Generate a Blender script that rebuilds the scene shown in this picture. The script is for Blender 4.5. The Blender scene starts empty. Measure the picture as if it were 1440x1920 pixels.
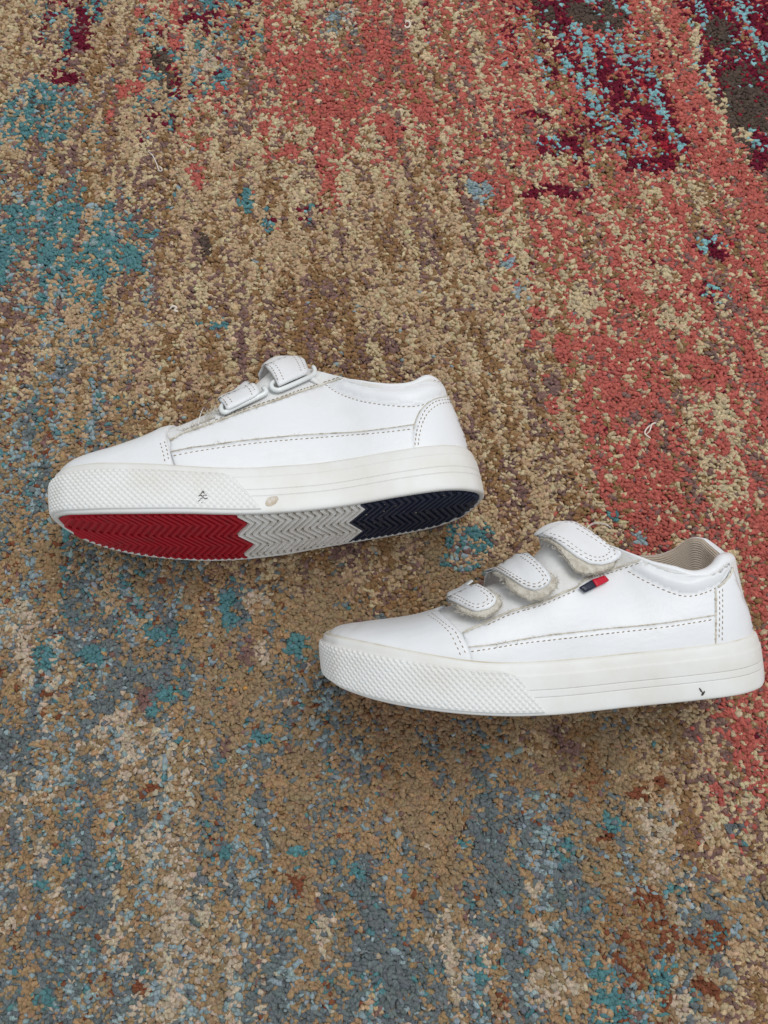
import bpy, math, random
import numpy as np
from mathutils import Vector, Matrix
from mathutils.bvhtree import BVHTree
from mathutils.geometry import delaunay_2d_cdt

random.seed(7)
rng = np.random.default_rng(11)
scene = bpy.context.scene
COL = scene.collection
R = math.radians

# ------------------------------------------------------------------ camera
PITCH, FPX, CAM_Z = 12.0, 1507.0, 0.405          # degrees off straight down, focal length in photo pixels
cam_data = bpy.data.cameras.new('camera')
cam = bpy.data.objects.new('camera', cam_data)
COL.objects.link(cam)
cam.location = (0, 0, CAM_Z)
cam.rotation_euler = (R(PITCH), 0, 0)
cam_data.sensor_fit = 'VERTICAL'
cam_data.angle = 2 * math.atan(960 / FPX)
cam_data.clip_start, cam_data.clip_end = 0.01, 50
scene.camera = cam

# ------------------------------------------------------------------ light: soft daylight from a window beyond the top right
world = bpy.data.worlds.new('World')
scene.world = world
world.use_nodes = True
bg = world.node_tree.nodes['Background']
bg.inputs[0].default_value = (0.93, 0.97, 1.0, 1)
bg.inputs[1].default_value = 0.60


def area_light(name, loc, target, size, power, color):
    d = bpy.data.lights.new(name, 'AREA')
    d.shape = 'SQUARE'
    d.size, d.energy, d.color = size, power, color
    o = bpy.data.objects.new(name, d)
    COL.objects.link(o)
    o.location = loc
    o.rotation_euler = (Vector(target) - Vector(loc)).to_track_quat('-Z', 'Y').to_euler()
    return o


area_light('window_light', (0.65, 0.85, 1.85), (0, 0.15, 0), .9, 20.5, (1.0, 0.985, 0.965))

scene.view_settings.view_transform = 'Standard'
scene.view_settings.look = 'None'
scene.view_settings.gamma = 1
scene.view_settings.exposure = 0.0
scene.render.engine = 'CYCLES'

# ------------------------------------------------------------------ pixel <-> world
CP, SP = math.cos(R(PITCH)), math.sin(R(PITCH))
FWD, UPV = np.array([0, SP, -CP]), np.array([0, CP, SP])
CAMP = np.array([0, 0, CAM_Z])


def ray(px, py):
    d = FWD + np.array([1.0, 0, 0]) * ((px - 720) / FPX) + UPV * ((960 - py) / FPX)
    return Vector(CAMP), Vector(d).normalized()


def to_px(P):
    P = np.asarray(P, float) - CAMP
    dep = P @ FWD
    return 720 + FPX * P[..., 0] / dep, 960 - FPX * (P @ UPV) / dep


def ground(px, py, z=0.0):
    o, d = ray(px, py)
    t = (z - o.z) / d.z
    return o + d * t


# ------------------------------------------------------------------ helpers
def lin(c):
    c = np.asarray(c, float) / 255
    return np.where(c <= .04045, c / 12.92, ((c + .055) / 1.055) ** 2.4)


def tag(o, label=None, cat=None, group=None, kind=None):
    for k, v in (('label', label), ('category', cat), ('group', group), ('kind', kind)):
        if v:
            o[k] = v
    return o


def mesh_obj(name, verts, faces, mat, parent=None, smooth=True):
    me = bpy.data.meshes.new(name)
    me.from_pydata([tuple(v) for v in verts], [], [tuple(int(i) for i in f) for f in faces])
    me.update()
    if smooth:
        me.polygons.foreach_set('use_smooth', [True] * len(me.polygons))
    if mat:
        me.materials.append(mat)
    o = bpy.data.objects.new(name, me)
    COL.objects.link(o)
    if parent:
        o.parent = parent
    return o


def grid_faces(nr, nc, closed=False, flip=False, off=0):
    f = []
    for i in range(nr - 1):
        for j in range(nc if closed else nc - 1):
            a, b = i * nc + j, i * nc + (j + 1) % nc
            q = (a + off, b + off, b + nc + off, a + nc + off)
            f.append(q[::-1] if flip else q)
    return f


def catmull(pts, n):
    """smooth curve through pts, n samples evenly spaced along it"""
    P = np.asarray(pts, float)
    P = np.vstack([2 * P[0] - P[1], P, 2 * P[-1] - P[-2]])
    out = []
    for i in range(1, len(P) - 2):
        t = np.linspace(0, 1, 24, endpoint=False)[:, None]
        p0, p1, p2, p3 = P[i - 1], P[i], P[i + 1], P[i + 2]
        out.append(.5 * (2 * p1 + (p2 - p0) * t + (2 * p0 - 5 * p1 + 4 * p2 - p3) * t ** 2 + (3 * p1 - p0 - 3 * p2 + p3) * t ** 3))
    out.append(P[-2][None])
    C = np.vstack(out)
    return resample(C, n)


def resample(C, n):
    C = np.asarray(C, float)
    L = np.r_[0, np.cumsum(np.linalg.norm(np.diff(C, axis=0), axis=1))]
    u = np.linspace(0, L[-1], n)
    return np.stack([np.interp(u, L, C[:, k]) for k in range(C.shape[1])], 1)


def plen(C):
    C = np.asarray(C, float)
    return float(np.linalg.norm(np.diff(C, axis=0), axis=1).sum())


def hash2(i, j, seed):
    h = (i.astype(np.int64) * 374761393 + j.astype(np.int64) * 668265263 + seed * 1442695041) & 0xffffffff
    h = ((h ^ (h >> 13)) * 1274126177) & 0xffffffff
    h = (h ^ (h >> 16)) & 0xffffffff
    return h / 4294967295.0


def vnoise(x, y, seed):
    xi, yi = np.floor(x), np.floor(y)
    fx, fy = x - xi, y - yi
    fx, fy = fx * fx * (3 - 2 * fx), fy * fy * (3 - 2 * fy)
    a, b = hash2(xi, yi, seed), hash2(xi + 1, yi, seed)
    c, d = hash2(xi, yi + 1, seed), hash2(xi + 1, yi + 1, seed)
    return (a * (1 - fx) + b * fx) * (1 - fy) + (c * (1 - fx) + d * fx) * fy - .5


# ------------------------------------------------------------------ materials
def mat_new(name, base, rough=.5, spec=.5):
    m = bpy.data.materials.new(name)
    m.use_nodes = True
    b = m.node_tree.nodes['Principled BSDF']
    b.inputs['Base Color'].default_value = (*base, 1)
    b.inputs['Roughness'].default_value = rough
    b.inputs['Specular IOR Level'].default_value = spec
    return m, m.node_tree, b


def add(nt, kind, **kw):
    n = nt.nodes.new(kind)
    for k, v in kw.items():
        if k in n.inputs:
            n.inputs[k].default_value = v
        else:
            setattr(n, k, v)
    return n


def coords(nt, scale=(1, 1, 1), kind='Object'):
    tc = add(nt, 'ShaderNodeTexCoord')
    mp = add(nt, 'ShaderNodeMapping')
    mp.inputs['Scale'].default_value = scale
    nt.links.new(tc.outputs[kind], mp.inputs[0])
    return mp.outputs[0]


def noise_mix(nt, b, c1, c2, scale, lo=.45, hi=.65, detail=4, vec=None):
    n = add(nt, 'ShaderNodeTexNoise', Scale=scale, Detail=detail, Roughness=.6)
    nt.links.new(vec or coords(nt), n.inputs['Vector'])
    r = add(nt, 'ShaderNodeMapRange', **{'From Min': lo, 'From Max': hi})
    nt.links.new(n.outputs['Fac'], r.inputs['Value'])
    mx = add(nt, 'ShaderNodeMix', data_type='RGBA')
    nt.links.new(r.outputs[0], mx.inputs[0])
    mx.inputs[6].default_value = (*c1, 1)
    mx.inputs[7].default_value = (*c2, 1)
    nt.links.new(mx.outputs[2], b.inputs['Base Color'])
    return mx


def bump(nt, b, heights, strength=.3, dist=.0005):
    """heights: list of (noise scale, weight, mapping scale)"""
    tot = None
    for sc, w, ms in heights:
        n = add(nt, 'ShaderNodeTexNoise', Scale=sc, Detail=3, Roughness=.55)
        nt.links.new(coords(nt, ms), n.inputs['Vector'])
        m = add(nt, 'ShaderNodeMath', operation='MULTIPLY')
        nt.links.new(n.outputs['Fac'], m.inputs[0])
        m.inputs[1].default_value = w
        if tot is None:
            tot = m.outputs[0]
        else:
            a = add(nt, 'ShaderNodeMath', operation='ADD')
            nt.links.new(tot, a.inputs[0])
            nt.links.new(m.outputs[0], a.inputs[1])
            tot = a.outputs[0]
    bp = add(nt, 'ShaderNodeBump', Strength=strength, Distance=dist)
    nt.links.new(tot, bp.inputs['Height'])
    nt.links.new(bp.outputs[0], b.inputs['Normal'])


def mat_leather():
    m, nt, b = mat_new('white_leather', (.80, .815, .84), .42, .45)
    noise_mix(nt, b, (.815, .83, .855), (.77, .775, .78), 38, .5, .8)
    bump(nt, b, [(900, .5, (1, 1, 1)), (150, 1.0, (1, 1, 1)), (110, 1.3, (1.0, .6, 3.2)), (260, .5, (1.6, .6, .7))], .15, .0010)
    return m


def mat_worn():
    m, nt, b = mat_new('worn_white_leather', (.72, .72, .70), .55, .35)
    noise_mix(nt, b, (.78, .785, .79), (.66, .64, .585), 60, .48, .8)
    bump(nt, b, [(700, .6, (1, 1, 1)), (140, 1, (1, 1, 1))], .4, .001)
    return m


def mat_rubber():
    m, nt, b = mat_new('white_rubber', (.79, .80, .79), .5, .4)
    noise_mix(nt, b, (.805, .81, .80), (.72, .70, .64), 32, .46, .8)
    bump(nt, b, [(500, .4, (1, 1, 1)), (60, 1, (1, 1, 1))], .18, .0008)
    return m


def mat_noisy(name, c1, c2, scale, rough, lo=.4, hi=.65, spec=.3, bs=None, strength=.4, dist=.0008):
    m, nt, b = mat_new(name, c1, rough, spec)
    noise_mix(nt, b, c1, c2, scale, lo, hi)
    if bs:
        bump(nt, b, [(bs, 1, (1, 1, 1))], strength, dist)
    return m


def mat_lining():
    m, nt, b = mat_new('ribbed_lining', (.4, .36, .31), .9, .1)
    uv = add(nt, 'ShaderNodeUVMap', uv_map='UVMap')
    sx = add(nt, 'ShaderNodeSeparateXYZ')
    nt.links.new(uv.outputs[0], sx.inputs[0])
    s = add(nt, 'ShaderNodeMath', operation='SINE')
    k = add(nt, 'ShaderNodeMath', operation='MULTIPLY')
    k.inputs[1].default_value = 2 * math.pi / .0011
    nt.links.new(sx.outputs[1], k.inputs[0])
    nt.links.new(k.outputs[0], s.inputs[0])
    r = add(nt, 'ShaderNodeMapRange', **{'From Min': -1, 'From Max': 1})
    nt.links.new(s.outputs[0], r.inputs['Value'])
    mx = add(nt, 'ShaderNodeMix', data_type='RGBA')
    mx.inputs[6].default_value = (.25, .185, .13, 1)
    mx.inputs[7].default_value = (.68, .59, .49, 1)
    nt.links.new(r.outputs[0], mx.inputs[0])
    n = add(nt, 'ShaderNodeTexNoise', Scale=45, Detail=4)
    nt.links.new(coords(nt), n.inputs['Vector'])
    r2 = add(nt, 'ShaderNodeMapRange', **{'From Min': .38, 'From Max': .60})
    nt.links.new(n.outputs['Fac'], r2.inputs['Value'])
    m2 = add(nt, 'ShaderNodeMix', data_type='RGBA')
    nt.links.new(r2.outputs[0], m2.inputs[0])
    nt.links.new(mx.outputs[2], m2.inputs[6])
    m2.inputs[7].default_value = (.50, .42, .34, 1)
    nt.links.new(m2.outputs[2], b.inputs['Base Color'])
    bp = add(nt, 'ShaderNodeBump', Strength=.6, Distance=.0004)
    nt.links.new(s.outputs[0], bp.inputs['Height'])
    nt.links.new(bp.outputs[0], b.inputs['Normal'])
    return m


def mat_stain():
    m, nt, b = mat_new('tan_stain', (.62, .47, .30), .6, .3)
    n = add(nt, 'ShaderNodeTexNoise', Scale=160, Detail=6, Roughness=.7)
    nt.links.new(coords(nt), n.inputs['Vector'])
    r = add(nt, 'ShaderNodeMapRange', **{'From Min': .35, 'From Max': .75, 'To Max': .5})
    nt.links.new(n.outputs['Fac'], r.inputs['Value'])
    nt.links.new(r.outputs[0], b.inputs['Alpha'])
    return m


def mat_pile():
    m, nt, b = mat_new('carpet_pile', (.4, .3, .2), .95, .08)
    a = add(nt, 'ShaderNodeAttribute', attribute_name='yarn')
    n = add(nt, 'ShaderNodeTexNoise', Scale=1250, Detail=3, Roughness=.7)
    nt.links.new(coords(nt, (1, .45, 1)), n.inputs['Vector'])
    r = add(nt, 'ShaderNodeMapRange', **{'From Min': .3, 'From Max': .7, 'To Min': .66, 'To Max': 1.30})
    nt.links.new(n.outputs['Fac'], r.inputs['Value'])
    mx = add(nt, 'ShaderNodeVectorMath', operation='SCALE')
    nt.links.new(a.outputs['Color'], mx.inputs[0])
    nt.links.new(r.outputs[0], mx.inputs['Scale'])
    nt.links.new(mx.outputs[0], b.inputs['Base Color'])
    bp = add(nt, 'ShaderNodeBump', Strength=.7, Distance=.0006)
    nt.links.new(n.outputs['Fac'], bp.inputs['Height'])
    nt.links.new(bp.outputs[0], b.inputs['Normal'])
    return m


def mat_backing():
    m, nt, b = mat_new('carpet_backing', (.2, .15, .1), 1, 0)
    noise_mix(nt, b, (.22, .17, .12), (.13, .135, .14), 40, .4, .6)
    bump(nt, b, [(350, 1, (1, 1, 1))], 1, .002)
    return m


M = dict(
    leather=mat_leather(), worn=mat_worn(), rubber=mat_rubber(), lining=mat_lining(), stain=mat_stain(),
    stitch=mat_noisy('brown_stitching', (.22, .155, .10), (.38, .29, .20), 300, .8),
    raw=mat_noisy('raw_edge', (.72, .68, .59), (.42, .37, .28), 260, .9, bs=1200, strength=.7),
    velcro=mat_noisy('hook_tape', (.72, .68, .60), (.52, .47, .39), 300, .95, bs=1400, strength=.9, dist=.001),
    fibre=mat_noisy('frayed_fibre', (.72, .68, .60), (.52, .46, .37), 200, .9),
    glue=mat_noisy('yellowed_glue', (.76, .74, .67), (.52, .46, .33), 45, .5, .45, .75),
    gritm=mat_noisy('grit_specks', (.40, .33, .25), (.16, .12, .09), 900, .9),
    ring=mat_new('white_plastic', (.80, .83, .835), .22, .5)[0],
    insole=mat_noisy('insole_cloth', (.40, .36, .31), (.25, .22, .18), 60, .95),
    red=mat_noisy('red_rubber', (.47, .013, .030), (.34, .035, .045), 130, .55, .5, .8, bs=400, strength=.2),
    whitetread=mat_noisy('dirty_white_rubber', (.94, .935, .92), (.80, .77, .71), 110, .65, .42, .7, bs=400, strength=.2),
    navy=mat_noisy('navy_rubber', (.020, .029, .062), (.032, .040, .070), 120, .5, bs=400, strength=.2),
    grime=mat_noisy('grimy_groove', (.44, .40, .34), (.20, .165, .13), 120, .8),
    tagred=mat_new('red_ribbon', (.55, .006, .03), .4, .4)[0],
    tagnavy=mat_new('navy_ribbon', (.010, .014, .036), .35, .5)[0],
    black=mat_new('black_mark', (.06, .05, .045), .7, .2)[0],
    thread=mat_new('white_thread', (.80, .76, .74), .6, .3)[0],
    crumb=mat_new('pale_crumb', (.80, .70, .62), .5, .4)[0],
    amber=mat_new('amber_crumb', (.50, .24, .05), .3, .6)[0],
    pile=mat_pile(), backing=mat_backing(),
)


# ------------------------------------------------------------------ carpet
PAL = {k: np.asarray(lin(v)) for k, v in dict(
    tan=(178, 150, 116), khaki=(190, 169, 133), ochre=(140, 106, 70), mauve=(124, 95, 88), coral=(178, 89, 78),
    burg=(104, 22, 44), red=(150, 26, 44), aqua=(122, 170, 174), teal=(80, 126, 130), slate=(104, 112, 114),
    ltblue=(136, 154, 158), taupe=(84, 70, 62), pale=(182, 164, 141), rust=(124, 72, 48), brown=(148, 124, 94),
    gold=(158, 128, 92)).items()}
NAMES = list(PAL)
MIX = {
    'B': dict(tan=.40, khaki=.17, ochre=.25, mauve=.14, ltblue=.01),
    'M': dict(tan=.33, khaki=.13, ochre=.28, mauve=.22, ltblue=.01),
    'C': dict(coral=.58, khaki=.14, mauve=.12, ochre=.10, tan=.06, burg=.012),
    'K': dict(coral=.34, khaki=.28, tan=.08, mauve=.13, ochre=.14, burg=.015, ltblue=.006),
    'R': dict(burg=.44, aqua=.22, red=.13, coral=.12, ochre=.09, ltblue=.03),
    'D': dict(taupe=.74, burg=.12, aqua=.08, red=.06),
    'T': dict(teal=.46, tan=.22, mauve=.13, ltblue=.13, ochre=.04),
    't': dict(teal=.20, ltblue=.18, tan=.38, mauve=.16, ochre=.08),
    'S': dict(slate=.44, gold=.22, brown=.10, ltblue=.14, rust=.035, teal=.04, pale=.02, mauve=.02),
    's': dict(slate=.27, ltblue=.12, gold=.32, brown=.2, rust=.05, teal=.05, pale=.03, mauve=.03),
    'G': dict(brown=.62, gold=.2, ochre=.07, slate=.07, mauve=.03, teal=.01),
    'P': dict(pale=.38, brown=.22, gold=.14, ltblue=.13, slate=.15),
    'u': dict(burg=.20, teal=.26, aqua=.06, tan=.34, mauve=.12, coral=.04),
    'Q': dict(coral=.70, khaki=.13, mauve=.09, ochre=.08),
    'r': dict(rust=.22, ochre=.34, brown=.36, slate=.06),
}
ROWS = [
    "BuBKuKKCKKCRRCRR",
    "BMButKCCCKCCRRKD",
    "TtBBKKCCCKKCRRCD",
    "MMMBMBKKBKCKKCCC",
    "TTTBBBBMMBKCKKKC",
    "TTtBBBBMBBKCCKCC",
    "ttBBBMMMBBBKKCKC",
    "BsBBBMMMMBBMCCCC",
    "stsBBBMMMMBMKCKC",
    "sssBBBMMMMBMKCKK",
    "sssBBBMMMMBMKCKC",
    "ssssBBMMMGMMKKKC",
    "sStsssGGGGGMMBBC",
    "PSssGGGGGGGGGBBC",
    "sSSsGGsGGGGGGBMC",
    "SPPPsssSGSGMGGMC",
    "PSsssGGSGGSGGBBK",
    "ssSPsSGSSGSSGPBM",
    "PSSPsSGsSGSSGPPs",
    "sSPPPSGSSPSSGrsB",
    "SSSPPSSSSPSSSrPM",
    "SSSPPSSSSPSSTrPM"]
BLOBS = [  # photo x, y, half width, half height, one yarn colour or a mixture
    (60, 398, 95, 9, 'teal'), (100, 424, 110, 8, 'teal'), (50, 446, 90, 8, 'teal'), (140, 470, 75, 8, 'teal'), (40, 520, 95, 9, 'teal'), (170, 500, 60, 7, 'teal'), (50, 244, 85, 9, 'teal'), (110, 214, 40, 8, 'teal'),
    (305, 105, 30, 22, 'taupe'), (308, 150, 13, 22, 'taupe'), (68, 190, 12, 16, 'taupe'), (290, 60, 34, 30, 'u'), (330, 100, 30, 12, 'u'),
    (375, 30, 34, 14, 'burg'), (400, 80, 55, 14, 't'), (470, 60, 16, 50, 'u'), (455, 15, 20, 18, 'u'), (360, 165, 34, 22, 'u'),
    (415, 145, 24, 14, 'u'), (155, 20, 50, 28, 'u'), (150, 75, 16, 20, 'burg'), (120, 140, 36, 10, 'burg'), (110, 170, 34, 22, 'T'),
    (60, 225, 75, 22, 'T'), (120, 215, 30, 12, 'T'), (245, 168, 22, 18, 'coral'), (203, 208, 12, 12, 'coral'), (395, 110, 22, 14, 'pale'),
    (365, 335, 20, 26, 'Q'), (378, 265, 14, 12, 'coral'), (540, 292, 20, 14, 'coral'), (465, 378, 14, 14, 'teal'), (500, 415, 20, 18, 'u'),
    (580, 395, 34, 14, 'u'), (382, 460, 8, 22, 'taupe'), (395, 608, 34, 14, 'T'), (140, 605, 40, 16, 'T'), (60, 530, 80, 18, 'T'),
    (130, 400, 60, 22, 'T'), (130, 440, 70, 16, 'T'), (245, 480, 24, 20, 'teal'), (635, 40, 30, 30, 'P'), (600, 140, 60, 70, 'Q'),
    (1060, 20, 60, 25, 'D'), (1130, 30, 50, 22, 'taupe'), (1095, 110, 70, 40, 'R'), (1150, 130, 60, 50, 'R'), (1215, 230, 85, 70, 'R'),
    (1180, 190, 60, 30, 'R'), (1240, 285, 70, 35, 'R'), (1215, 310, 30, 16, 'burg'), (1270, 90, 28, 80, 'Q'), (1290, 180, 26, 60, 'Q'),
    (1330, 300, 45, 40, 'Q'), (1235, 25, 22, 40, 'Q'), (1335, 110, 26, 60, 'R'), (1390, 60, 60, 60, 'R'), (1375, 180, 34, 50, 'D'),
    (1410, 210, 40, 40, 'taupe'), (1350, 60, 26, 22, 'D'), (1420, 260, 24, 14, 'R'), (1305, 75, 9, 40, 'khaki'), (1330, 140, 8, 40, 'khaki'), (1360, 200, 9, 36, 'khaki'),
    (1395, 265, 9, 30, 'khaki'), (1425, 300, 16, 18, 'burg'), (1000, 215, 34, 12, 'R'), (1050, 270, 50, 22, 'R'), (1040, 355, 56, 12, 'burg'),
    (900, 360, 22, 26, 'ltblue'), (950, 488, 18, 12, 'ltblue'), (968, 540, 10, 16, 'ltblue'), (1340, 460, 40, 22, 'R'), (1275, 485, 26, 16, 'mauve'),
    (1340, 545, 30, 14, 'R'), (1100, 560, 30, 26, 'khaki'), (1265, 600, 36, 20, 'khaki'), (1000, 640, 20, 10, 'coral'), (1060, 650, 24, 22, 'coral'),
    (1130, 760, 60, 60, 'Q'), (1200, 700, 60, 80, 'Q'), (1040, 720, 16, 16, 'mauve'), (1330, 780, 40, 26, 'khaki'), (1330, 690, 50, 40, 'Q'),
    (1160, 880, 50, 30, 'Q'), (1310, 880, 60, 30, 'Q'), (1340, 950, 30, 30, 'Q'), (1210, 940, 30, 22, 'Q'), (880, 1010, 46, 26, 'T'),
    (870, 1050, 40, 20, 't'), (1150, 965, 14, 10, 'teal'), (1200, 1010, 14, 14, 'ltblue'), (1395, 1010, 14, 30, 'Q'), (1240, 995, 20, 16, 'coral'),
    (1390, 1360, 18, 34, 'Q'), (1400, 1420, 16, 30, 'Q'), (1425, 1490, 22, 40, 'Q'), (1365, 1315, 16, 14, 'coral'), (1415, 1130, 30, 60, 'Q'),
    (265, 1150, 26, 26, 'T'), (290, 1185, 20, 14, 'teal'), (320, 1190, 14, 18, 'teal'), (80, 1235, 22, 22, 'teal'), (160, 1230, 18, 22, 'teal'),
    (425, 1135, 18, 22, 'teal'), (428, 1165, 20, 12, 'teal'), (180, 1225, 16, 10, 'teal'), (480, 1135, 24, 22, 'pale'), (490, 1215, 18, 20, 'pale'), (462, 1215, 14, 34, 'mauve'),
    (555, 1215, 16, 22, 'teal'), (465, 1258, 10, 10, 'teal'), (30, 1160, 40, 40, 'P'), (270, 1310, 18, 22, 'mauve'), (310, 1300, 22, 18, 'teal'),
    (282, 1335, 16, 12, 'teal'), (220, 1340, 20, 16, 'pale'), (540, 1320, 12, 14, 'pale'), (335, 1385, 12, 20, 'teal'), (490, 1380, 22, 14, 'teal'),
    (420, 1395, 12, 12, 'mauve'), (545, 1405, 12, 10, 'mauve'), (60, 1465, 60, 26, 'P'), (240, 1405, 30, 18, 'P'), (330, 1515, 36, 26, 'P'),
    (275, 1575, 20, 28, 'P'), (280, 1480, 20, 12, 'rust'), (80, 1600, 26, 22, 'P'), (80, 1650, 14, 12, 'teal'), (135, 1610, 14, 10, 'teal'),
    (415, 1600, 14, 14, 'teal'), (555, 1600, 14, 10, 'teal'), (670, 1640, 14, 14, 'teal'), (585, 1740, 16, 14, 'teal'), (265, 1825, 14, 14, 'teal'),
    (85, 1860, 20, 16, 'teal'), (700, 1880, 26, 40, 'T'), (400, 1770, 60, 60, 'P'), (330, 1830, 40, 50, 'P'), (620, 1760, 30, 40, 'P'), (530, 1660, 30, 60, 'S'),
    (520, 1690, 30, 40, 'S'), (260, 1860, 16, 14, 'rust'), (560, 1660, 10, 22, 'rust'), (912, 1405, 12, 10, 'teal'), (865, 1575, 16, 10, 'teal'),
    (1110, 1480, 12, 10, 'teal'), (1150, 1545, 20, 16, 'teal'), (1060, 1600, 18, 16, 'teal'), (1135, 1560, 12, 8, 'rust'), (1250, 1560, 16, 18, 'pale'),
    (1300, 1630, 34, 16, 'P'), (1325, 1560, 12, 22, 'pale'), (1200, 1485, 12, 16, 'rust'), (1240, 1470, 12, 12, 'rust'), (1380, 1545, 20, 12, 'slate'),
    (1390, 1580, 18, 10, 'teal'), (1270, 1665, 18, 8, 'teal'), (1355, 1755, 16, 14, 'teal'), (1335, 1755, 34, 22, 'rust'), (1305, 1855, 18, 16, 'teal'),
    (1330, 1850, 26, 16, 'rust'), (1360, 1830, 16, 26, 'P'), (1240, 1830, 26, 40, 'T'), (1200, 1890, 50, 30, 'T'), (1080, 1430, 10, 22, 'mauve'),
    (1100, 1460, 30, 40, 'r'), (900, 1820, 14, 30, 'T'), (820, 1820, 16, 14, 'teal'), (1010, 1735, 14, 12, 'pale'), (1000, 1660, 18, 14, 'pale'), (1030, 1850, 60, 40, 'P')]


def yarn_colours(px, py, gx, gy):
    n = len(px)
    ua, va = .46 * (px - 436) / (py + 1400), gy                     # across and along the woven streaks, which fan out over the rug
    wx = px + 60 * vnoise(ua / .016, va / .05, 1) + 50 * vnoise(ua / .006, va / .02, 2) + rng.normal(0, 9, n)
    wy = py + 110 * vnoise(ua / .016, va / .05, 3) + 80 * vnoise(ua / .006, va / .02, 4) + rng.normal(0, 9, n)
    Wt = {c: np.array([MIX[c].get(k, 0) for k in NAMES]) for c in MIX}
    for k in NAMES:
        v = np.zeros(len(NAMES)); v[NAMES.index(k)] = 1
        Wt[k] = v
    G = np.array([[Wt[c] for c in r] for r in ROWS])
    nr, nc = G.shape[:2]
    fx = np.clip(wx / 90 - .5, 0, nc - 1.001); fy = np.clip(wy / 90 - .5, 0, nr - 1.001)
    ix, iy = fx.astype(int), fy.astype(int)
    ax, ay = (fx - ix)[:, None], (fy - iy)[:, None]
    W = (G[iy, ix] * (1 - ax) + G[iy, ix + 1] * ax) * (1 - ay) + (G[iy + 1, ix] * (1 - ax) + G[iy + 1, ix + 1] * ax) * ay
    jx = px + 16 * vnoise(gx / .006, gy / .006, 5) + rng.normal(0, 3.5, n)
    jy = py + 26 * vnoise(ua / .005, gy / .010, 6) + rng.normal(0, 3.5, n)
    for bx, by, rx, ry, c in BLOBS:
        d = np.hypot((jx - bx) / rx, (jy - by) / ry)
        a = np.clip((1.18 - d) / .35, 0, 1)[:, None] * (.86 if max(rx, ry) < 30 else .76)
        W = W * (1 - a) + Wt[c] * a
    sc = np.log(W + 1e-5)
    for k in range(len(NAMES)):
        sc[:, k] += 3.1 * vnoise(ua / .0042 + 31 * k, va / .034, 20 + k) + 2.0 * vnoise(ua / .0036 + 17 * k, gy / .0050, 60 + k) + 1.2 * vnoise(gx / .0022, gy / .0022 + 9 * k, 90 + k)
    sc += -np.log(-np.log(rng.uniform(1e-4, 1 - 1e-4, sc.shape))) * .66
    pick = sc.argmax(1)
    C = np.array([PAL[k] for k in NAMES])[pick]
    C = C * .90 + .10 * (C @ [.30, .58, .12])[:, None]               # yarn faded by wear
    C = C * (1.06 * rng.normal(1, .10, (n, 1)).clip(.72, 1.3)) * rng.normal(1, .03, (n, 3))
    return C.clip(.004, .85)


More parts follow.
